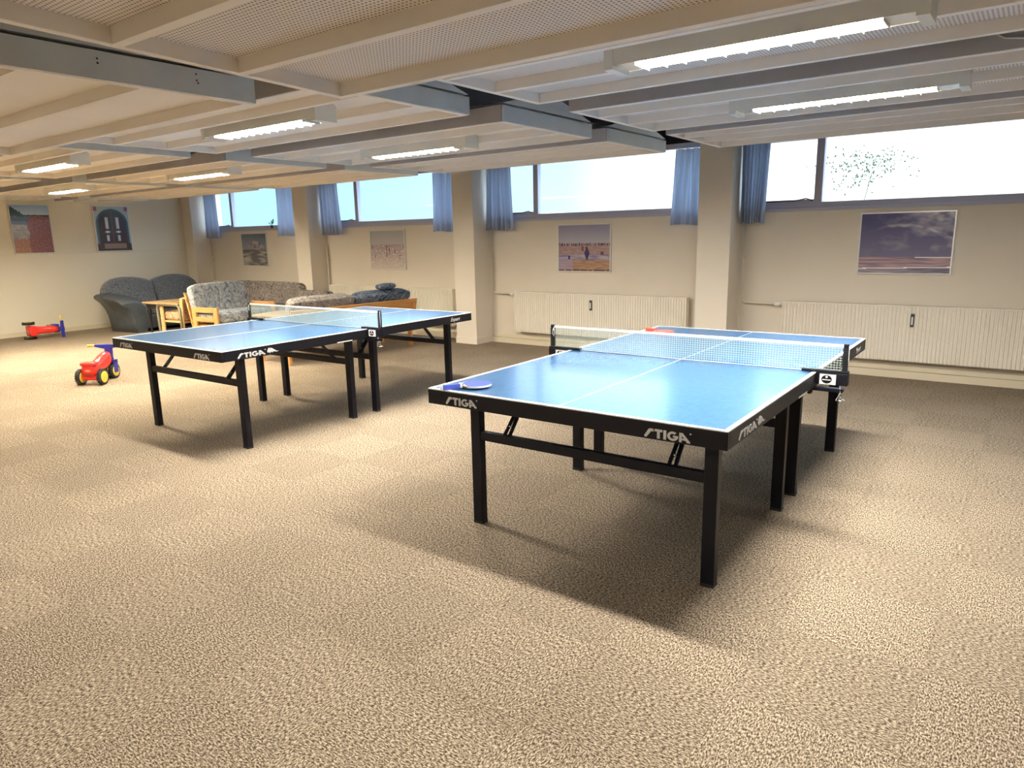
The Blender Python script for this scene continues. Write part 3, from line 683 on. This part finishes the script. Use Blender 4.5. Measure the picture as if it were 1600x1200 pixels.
# ------------------------------------------------------------------ ride-on toys
def toy(label, loc, rot):
    r = thing('ride_on_toy', label, 'ride-on toy', loc, 0, group='red ride-on toys'); r.rotation_euler = rot
    # local: +y forward, x across, z up
    b = bm_()
    prof = [(-.13, .10, .085), (-.135, .17, .09), (-.10, .225, .075), (-.02, .235, .065), (.08, .265, .06), (.17, .30, .06), (.235, .315, .055), (.27, .28, .045), (.27, .20, .045)]
    # body lofted from front to back with rounded sections
    secs = [(-.145, .15, .225, .055, .02), (-.125, .085, .238, .082, .03), (-.06, .085, .240, .080, .03), (0, .105, .242, .068, .03), (.07, .125, .262, .060, .03), (.14, .140, .295, .062, .03), (.20, .155, .315, .060, .03), (.245, .175, .315, .050, .02), (.262, .20, .295, .035, .015)]
    rings = []
    for y, z0, z1, hw, _ in secs:
        zc, hz = (z0+z1)/2, (z1-z0)/2; ring = []
        for k in range(20):
            a = 2*PI*k/20; ca, sa = math.cos(a), math.sin(a)
            ring.append(b.verts.new((hw*math.copysign(abs(ca)**.6, ca)*(1.0 if sa < .2 else .92), y, zc+hz*math.copysign(abs(sa)**.6, sa))))
        rings.append(ring)
    for p, q in zip(rings, rings[1:]):
        for k in range(20): b.faces.new((p[k], p[(k+1) % 20], q[(k+1) % 20], q[k])).smooth = True
    b.faces.new(rings[0][::-1]); b.faces.new(rings[-1])
    body = obj('body', b, MT['red'], r)
    b = bm_(); pillow(b, (0, -.10, .235), (.175, .11, .045), .55, nu=24, nv=10); obj('seat_lip', b, MT['red'], body)
    simple('rear_axle_housing', MT['red'], body, (-.082, .082, -.125, -.045, .055, .13), bev=.012)
    b = bm_(); prism(b, [(.030*math.cos(q*PI/8), .165+.012*math.sin(q*PI/8)) for q in range(16)], -.1462, -.1445, axis=1); obj('badge', b, mat('pale_red_badge', (.82, .28, .22), .4), body)
    def wheel(x, y, s):
        b = bm_(); lathe(b, [(.055, -.022), (.078, -.022), (.086, -.014), (.086, .014), (.078, .022), (.055, .022)], 28, Matrix.Translation((x, y, .086)) @ Matrix.Rotation(PI/2, 4, 'Y'))
        for k in range(20):
            a = 2*PI*k/20; box(b, -.021, .021, -.004, .004, .083, .090, M=Matrix.Translation((x, y, .086)) @ Matrix.Rotation(a, 4, 'X'))
        wh = obj('wheel', b, MT['tyre'], r)
        b = bm_(); Mx = Matrix.Translation((x, y, .086)) @ Matrix.Rotation(PI/2, 4, 'Y')
        for z in (-.024, .020): 
            lathe(b, [(.050, z), (.062, z), (.062, z+.004), (.050, z+.004)], 24, Mx); lathe(b, [(.0, z), (.018, z), (.018, z+.005), (.0, z+.005)], 14, Mx)
            for k in range(5):
                box(b, -.009, .009, .012, .054, z, z+.004, M=Mx @ Matrix.Rotation(2*PI*k/5, 4, 'Z'))
        obj('hub_cap', b, MT['yellow'], wh)
    wheel(-.118, -.085, -1); wheel(.118, -.085, 1)
    wheel(-.034, .292, -1); wheel(.034, .292, 1)
    b = bm_(); tube(b, [(-.14, -.085, .086), (.14, -.085, .086)], .009, 8); tube(b, [(-.06, .292, .086), (.06, .292, .086)], .009, 8); obj('axle', b, MT['dark'], r)
    b = bm_()
    prism(b, [(.262, .075), (.32, .075), (.335, .20), (.315, .24), (.325, .30), (.315, .385), (.285, .395), (.262, .38), (.268, .25)], -.030, .030, axis=0)
    box(b, -.068, -.058, .255, .325, .07, .21); box(b, .058, .068, .255, .325, .07, .21); box(b, -.068, .068, .255, .325, .185, .215)
    prism(b, [(-.14, .368), (-.04, .345), (.04, .345), (.14, .368), (.14, .392), (-.14, .392)], .265, .305, axis=1)
    fk = obj('fork', b, MT['navy'], r)
    b = bm_()
    for s in (-1, 1): tube(b, [(s*.13, .285, .380), (s*.225, .275, .380)], .013, 10, rs=[.012, .014])
    obj('handle_grip', b, MT['yellow'], fk)
    return r
toy('red ride-on toy standing upright on its four wheels', (-8.250, 3.375, 0), (0, 0, math.radians(36)))
toy('red ride-on toy tipped over on its side by the wall', (-13.31, 4.56, .142), (0, math.radians(90), math.radians(8)))

# ------------------------------------------------------------------ lounge furniture
def Mz(x, y, z, a=0): return Matrix.Translation((x, y, z)) @ Matrix.Rotation(a, 4, 'Z')
# dark loveseat: local x = facing direction, y = along its length
def loveseat():
    r = thing('loveseat', 'dark grey loveseat with two rounded backs against the far wall', 'sofa', (-13.02, 5.66, 0), math.radians(7))
    L = 1.80
    b = bm_(); box(b, .05, .72, .20, L-.20, .05, .30, bev=.03); obj('base', b, MT['leather'], r)
    for k in (0, 1):
        b = bm_(); pillow(b, (.40, .20+.35+.70*k, .37), (.66, .70, .18), .35); obj('seat_cushion', b, MT['charcoal'], r)
        # rounded hump back
        b = bm_(); y0 = -.06+(L/2+.06)*k; y1 = y0+L/2+.06; n = 22; pts = []
        for i in range(n+1):
            a = PI*i/n; q = i/n if k == 0 else 1-i/n; base = .56+.25*q
            pts.append(((y0+y1)/2 - math.cos(a)*(y1-y0)/2, base+(.93-base)*math.sin(a)**.85))
        pts = [(y0 + (.14 if k == 0 else 0), .20)] + pts + [(y1 - (.14 if k else 0), .20)]
        rings = []
        for x, sc in ((-.04, .93), (0, 1.0), (.10, 1.0), (.17, .93)):
            cy = (y0+y1)/2; rings.append([b.verts.new((x+(.13 if False else 0)-(z-.3)*.22, cy+(y-cy)*sc, .2+(z-.2)*sc)) for y, z in pts])
        m_ = len(pts)
        for p, q in zip(rings, rings[1:]):
            for i in range(m_): b.faces.new((p[i], p[(i+1) % m_], q[(i+1) % m_], q[i])).smooth = True
        b.faces.new(rings[0][::-1]); b.faces.new(rings[-1])
        obj('backrest', b, MT['charcoal'], r)
    for s in (0, 1):
        b = bm_(); sg = 1 if s == 0 else -1; yb = 0 if s == 0 else L
        out = [(.05, 0), (.035, .15), (.015, .28), (-.03, .40), (-.10, .50), (-.19, .575), (-.20, .61), (-.16, .635), (-.02, .655), (.10, .64), (.20, .58), (.25, .48), (.25, 0)]
        rings = []
        for x, dz, sc in ((-.02, .02, 1.0), (.20, .02, 1.0), (.40, .0, 1.0), (.58, -.03, 1), (.68, -.08, .98), (.72, -.13, .92)):
            rings.append([b.verts.new((x, yb+sg*(.12+(y-.12)*sc), z + (dz if z > .4 else 0)*((z-.4)/.25 if z > .4 else 0))) for y, z in out])
        m_ = len(out)
        for p, q in zip(rings, rings[1:]):
            for i in range(m_): b.faces.new((p[i], p[(i+1) % m_], q[(i+1) % m_], q[i])).smooth = True
        b.faces.new(rings[0][::-1]); b.faces.new(rings[-1]); obj('armrest', b, MT['leather'], r)
    return r
loveseat()

def turned_leg(b, x, y, h, sc=1.0):
    lathe(b, [(.018*sc, 0), (.024*sc, .03), (.017*sc, .06), (.020*sc, h*.45), (.026*sc, h*.62), (.038*sc, h*.70), (.040*sc, h*.76), (.026*sc, h*.82), (.030*sc, h*.86), (.030*sc, h)], 16, Matrix.Translation((x, y, 0)))
def coffee_table(name, label, loc, rz, L, W, H, topm, legm, th=.028, turned=True):
    r = thing(name, label, 'table', loc, rz)
    b = bm_(); box(b, 0, L, 0, W, H-th, H, bev=.008); obj('tabletop', b, topm, r)
    simple('apron', legm, r, (.06, L-.06, .05, .07, H-th-.07, H-th), (.06, L-.06, W-.07, W-.05, H-th-.07, H-th), (.05, .07, .05, W-.05, H-th-.07, H-th), (L-.07, L-.05, .05, W-.05, H-th-.07, H-th))
    for x in (.08, L-.08):
        for y in (.08, W-.08):
            b = bm_()
            if turned: turned_leg(b, x, y, H-th)
            else: box(b, x-.025, x+.025, y-.025, y+.025, 0, H-th, bev=.004)
            obj('leg', b, legm, r)
    return r
coffee_table('coffee_table', 'oak topped coffee table with dark turned legs beside the loveseat', (-12.02, 5.78, 0), 0, .60, .98, .55, MT['oakl'], MT['darkwood'])
coffee_table('coffee_table', 'low pale oak table between the patterned sofas, seen through the net', (-9.12, 5.93, 0), math.radians(8), .80, .95, .465, MT['oakl'], MT['oakl'], turned=False)

# small armchair of bent olive tube with tan floral cushions; faces local -x
def tube_chair():
    r = thing('armchair', 'armchair with bent olive tube frame and tan floral cushions', 'armchair', (-11.24, 5.64, 0), math.radians(4))
    D, W, H = .60, .60, .55
    for y in (0, W):
        b = bm_(); pts = [(.03, y, 0), (.012, y, .20), (0, y, H-.08)] + [(.07-.07*math.cos(a), y, H-.07+.07*math.sin(a)) for a in [math.radians(q) for q in (15, 35, 55, 75, 90)]] + [(D-.05, y, H), (D, y, H-.04), (D+.02, y, 0)]
        tube(b, pts, .019, 10); obj('tube_frame', b, MT['olive'], r)
        simple('arm_board', MT['oakl'], r, (.06, D-.02, y-.03, y+.03, H+.014, H+.03), bev=.004)
        simple('front_board', MT['oakl'], r, (.03, .11, y+(.02 if y == 0 else -.045), y+(.045 if y == 0 else -.02), .0, H-.03), bev=.004)
        b = bm_(); prism(b, [(D-.05, 0), (D+.01, 0), (D+.06, .60)] + [(D+.03+.035*math.cos(a), .62+.05*math.sin(a)) for a in [math.radians(q) for q in range(0, 181, 30)]] + [(D-.02, .55)], y+(.02 if y == 0 else -.045), y+(.045 if y == 0 else -.02), axis=1); obj('back_post', b, MT['oakl'], r)
    simple('seat_rail', MT['oakl'], r, (.10, D, .045, W-.045, .27, .30), bev=.003)
    b = bm_(); pillow(b, (.32, W/2, .37), (.60, W-.10, .16), .4, Matrix.Identity(4)); obj('seat_cushion', b, MT['floralt'], r)
    b = bm_(); pillow(b, (0, 0, 0), (.13, W-.10, .36), .4, Matrix.Translation((D-.04, W/2, .50)) @ Matrix.Rotation(math.radians(14), 4, 'Y')); obj('back_cushion', b, MT['floralt'], r)
tube_chair()

# wooden framed armchair / sofa; local x = facing, y = width
def wood_sofa(name, label, cat, loc, rz, W, seats, fabs, back_h=.80, slots=True, mood='oakx', arms=(0, 1), panel=False):
    r = thing(name, label, cat, loc, rz); D = .72
    MW = MT[mood]
    for s in arms:
        y0, y1 = (0, .035) if s == 0 else (W-.035, W)
        x0, x1 = .12, .12+.56
        b = bm_()
        if slots:
            zs = [(.10, .17), (.255, .325), (.405, .46), (.50, .55)]
            box(b, x0, x0+.085, y0, y1, 0, .55, bev=.006); box(b, x1-.085, x1, y0, y1, 0, .55, bev=.006)
            box(b, x0+.085, x1-.085, y0, y1, .475, .55); box(b, x0+.085, x1-.085, y0, y1, .34, .405); box(b, x0+.085, x1-.085, y0, y1, .17, .27)
        else:
            box(b, x0-.1, x0-.03, y0, y1, 0, .60, bev=.006); box(b, x1-.06, x1, y0, y1, 0, .52, bev=.006); box(b, x0-.1, x1+.02, y0-.01, y1+.01, .50, .54, bev=.006); box(b, x0, x1-.06, y0, y1, .20, .30)
        obj('arm_frame', b, MW, r)
    ins = .045
    simple('seat_frame', MW, r, (.10, .16, ins, W-ins, .20, .30), (.62, .68, ins, W-ins, .20, .30), (.16, .62, ins, W-ins, .27, .285), bev=.003)
    # reclined wooden back
    tilt = math.radians(-13); MB_ = Matrix.Translation((.08, 0, .28)) @ Matrix.Rotation(tilt, 4, 'Y')
    b = bm_()
    if panel:
        box(b, -.095, -.070, 0, W, .12, back_h-.350, M=MB_); 
        for yy in (.02, W/2-.03, W-.09): box(b, -.112, -.095, yy, yy+.07, -.02, back_h-.40, M=MB_)
    else:
        for k in range(4): box(b, -.03, -.012, ins, W-ins, .04+.12*k, .10+.12*k, M=MB_)
        for yy in (ins, W-ins-.05): box(b, -.05, -.03, yy, yy+.05, -.08, back_h-.34, M=MB_)
    obj('back_frame', b, MW, r)
    w = (W-2*ins)/seats
    for k in range(seats):
        yc = ins+w*(k+.5); f = fabs[k % len(fabs)]
        b = bm_(); pillow(b, (.40, yc, .385), (.64, w*.995, .17), .33); obj('seat_cushion', b, MT[f], r)
        b = bm_(); hh = back_h-.36; pillow(b, (.07, yc, hh/2+.12), (.15, w*.995, hh), .30, MB_); obj('back_cushion', b, MT[f], r)
        if panel:
            b = bm_(); pillow(b, (.045, yc, back_h-.315), (.17, w*.998, .13), .4, MB_); obj('back_bolster', b, MT[f], r)
    return r
wood_sofa('loveseat', 'oak framed two-seater with slotted arms and grey floral cushions', 'sofa', (-10.33, 5.62, 0), math.radians(8), 1.14, 1, ['floralg'], .84)
wood_sofa('sofa', 'two-seat sofa turned away, with orange wooden back panel and rolled cushions', 'sofa', (-7.06, 7.15, 0), math.radians(180-4), 2.0, 2, ['florald', 'floralb'], .775, slots=False, mood='oak', panel=True)
b = bm_(); pillow(b, (0, 0, 0), (.15, .36, .085), .75, Mz(-7.10, 6.70, .868, .1)); tag(obj('cushion', b, MT['florald'], None), 'slate blue cushion lying along the top of the wooden backed sofa', 'cushion')

def fabric_sofa(name, label, cat, loc, W, zt, f, arm=True, rz=0, D=.80):
    """faces local -y, back towards +y"""
    r = thing(name, label, cat, loc, rz)
    b = bm_(); box(b, 0, W, .05, D-.04, .06, .28, bev=.02); obj('base', b, MT[f], r)
    b = bm_(); pillow(b, (W/2, .32, .35), (W-.02, .66, .18), .25, nu=60); obj('seat_cushion', b, MT[f], r)
    b = bm_(); pillow(b, (0, 0, 0), (W, .17, zt-.22), .22, Matrix.Translation((W/2, D-.13, (zt+.22)/2)) @ Matrix.Rotation(math.radians(-8), 4, 'X'), nu=60); obj('backrest', b, MT[f], r)
    for x in (.08, W-.08):
        for y in (.1, D-.1):
            simple('leg', MT['darkwood'], r, (x-.02, x+.02, y-.02, y+.02, 0, .07))
    return r
fabric_sofa('sofa', 'brown and grey armless sofa along the window wall behind the oak two-seater', 'sofa', (-12.15, 6.90, 0), 2.10, .80, 'floralb')
fabric_sofa('lounge_chair', 'low armless brown and grey seat at the foot of the second pillar', 'chair', (-9.98, 6.88, 0), .74, .685, 'floralb', D=.72)

# ------------------------------------------------------------------ small things at the windows and overhead
def plant(label, loc):
    r = thing('potted_plant', label, 'plant', loc)
    b = bm_(); lathe(b, [(.022, 0), (.030, .05), (.032, .055), (.028, .055), (.026, .05)], 16); obj('pot', b, MT['pot'], r)
    rnd = random.Random(3)
    for k in range(9):
        b = bm_(); a = k*2.4; L_ = rnd.uniform(.07, .13); el = rnd.uniform(.4, 1.3); d = Vector((math.cos(a)*math.cos(el), math.sin(a)*math.cos(el)*.6, math.sin(el)))
        p0 = Vector((0, 0, .05)); p1 = p0+d*L_
        tube(b, [p0, p1], .0022, 5); sd = d.cross(Vector((0, 0, 1))).normalized()
        for tt in (.6, 1.0):
            c = p0+d*L_*tt; vv = [b.verts.new(c+q) for q in (-d*.02, sd*.014, d*.026, -sd*.014)]; b.faces.new(vv)
        obj('leaf_stem', b, MT['leaf'], r)
plant('tiny potted plant on the sill of the far window', (-11.42, YW+.03, SILL+.03))
b = bm_(); rnd = random.Random(5)
for k in range(330):
    c = Vector((rnd.gauss(-1.62, .22), 8.75+rnd.uniform(-.15, .15), rnd.gauss(2.16, .11)))
    d = Vector((rnd.uniform(-1, 1), rnd.uniform(-1, 1), rnd.uniform(-1, 1))).normalized()*rnd.uniform(.012, .024); e_ = d.orthogonal().normalized()*.010
    b.faces.new([b.verts.new(c+q) for q in (-d, e_, d, -e_)])
tube(b, [(-1.62, 8.75, 1.2), (-1.62, 8.76, 1.8), (-1.56, 8.75, 2.1)], .004, 5)
tag(obj('shrub', b, MT['leaf'], None), 'sparse leafy shrub outside the window above the storm cloud picture', 'shrub')
struct('exterior_ground', mat('pale_gravel', (.55, .55, .53), .9, mix=((.45, .45, .43), 30, .3, .7)), (XL-4, XR+4, YW+.3, YW+9, 1.1, 1.2))
b = bm_(); tube(b, [(-.30, 3.93, 2.355), (-.22, 3.93, 2.30), (-.05, 3.93, 2.27), (.08, 3.93, 2.30), (.12, 3.93, 2.36)], .004, 6)
tag(obj('cable', b, MT['cable'], None), 'thin white cable sagging from the ceiling timbers', 'cable')
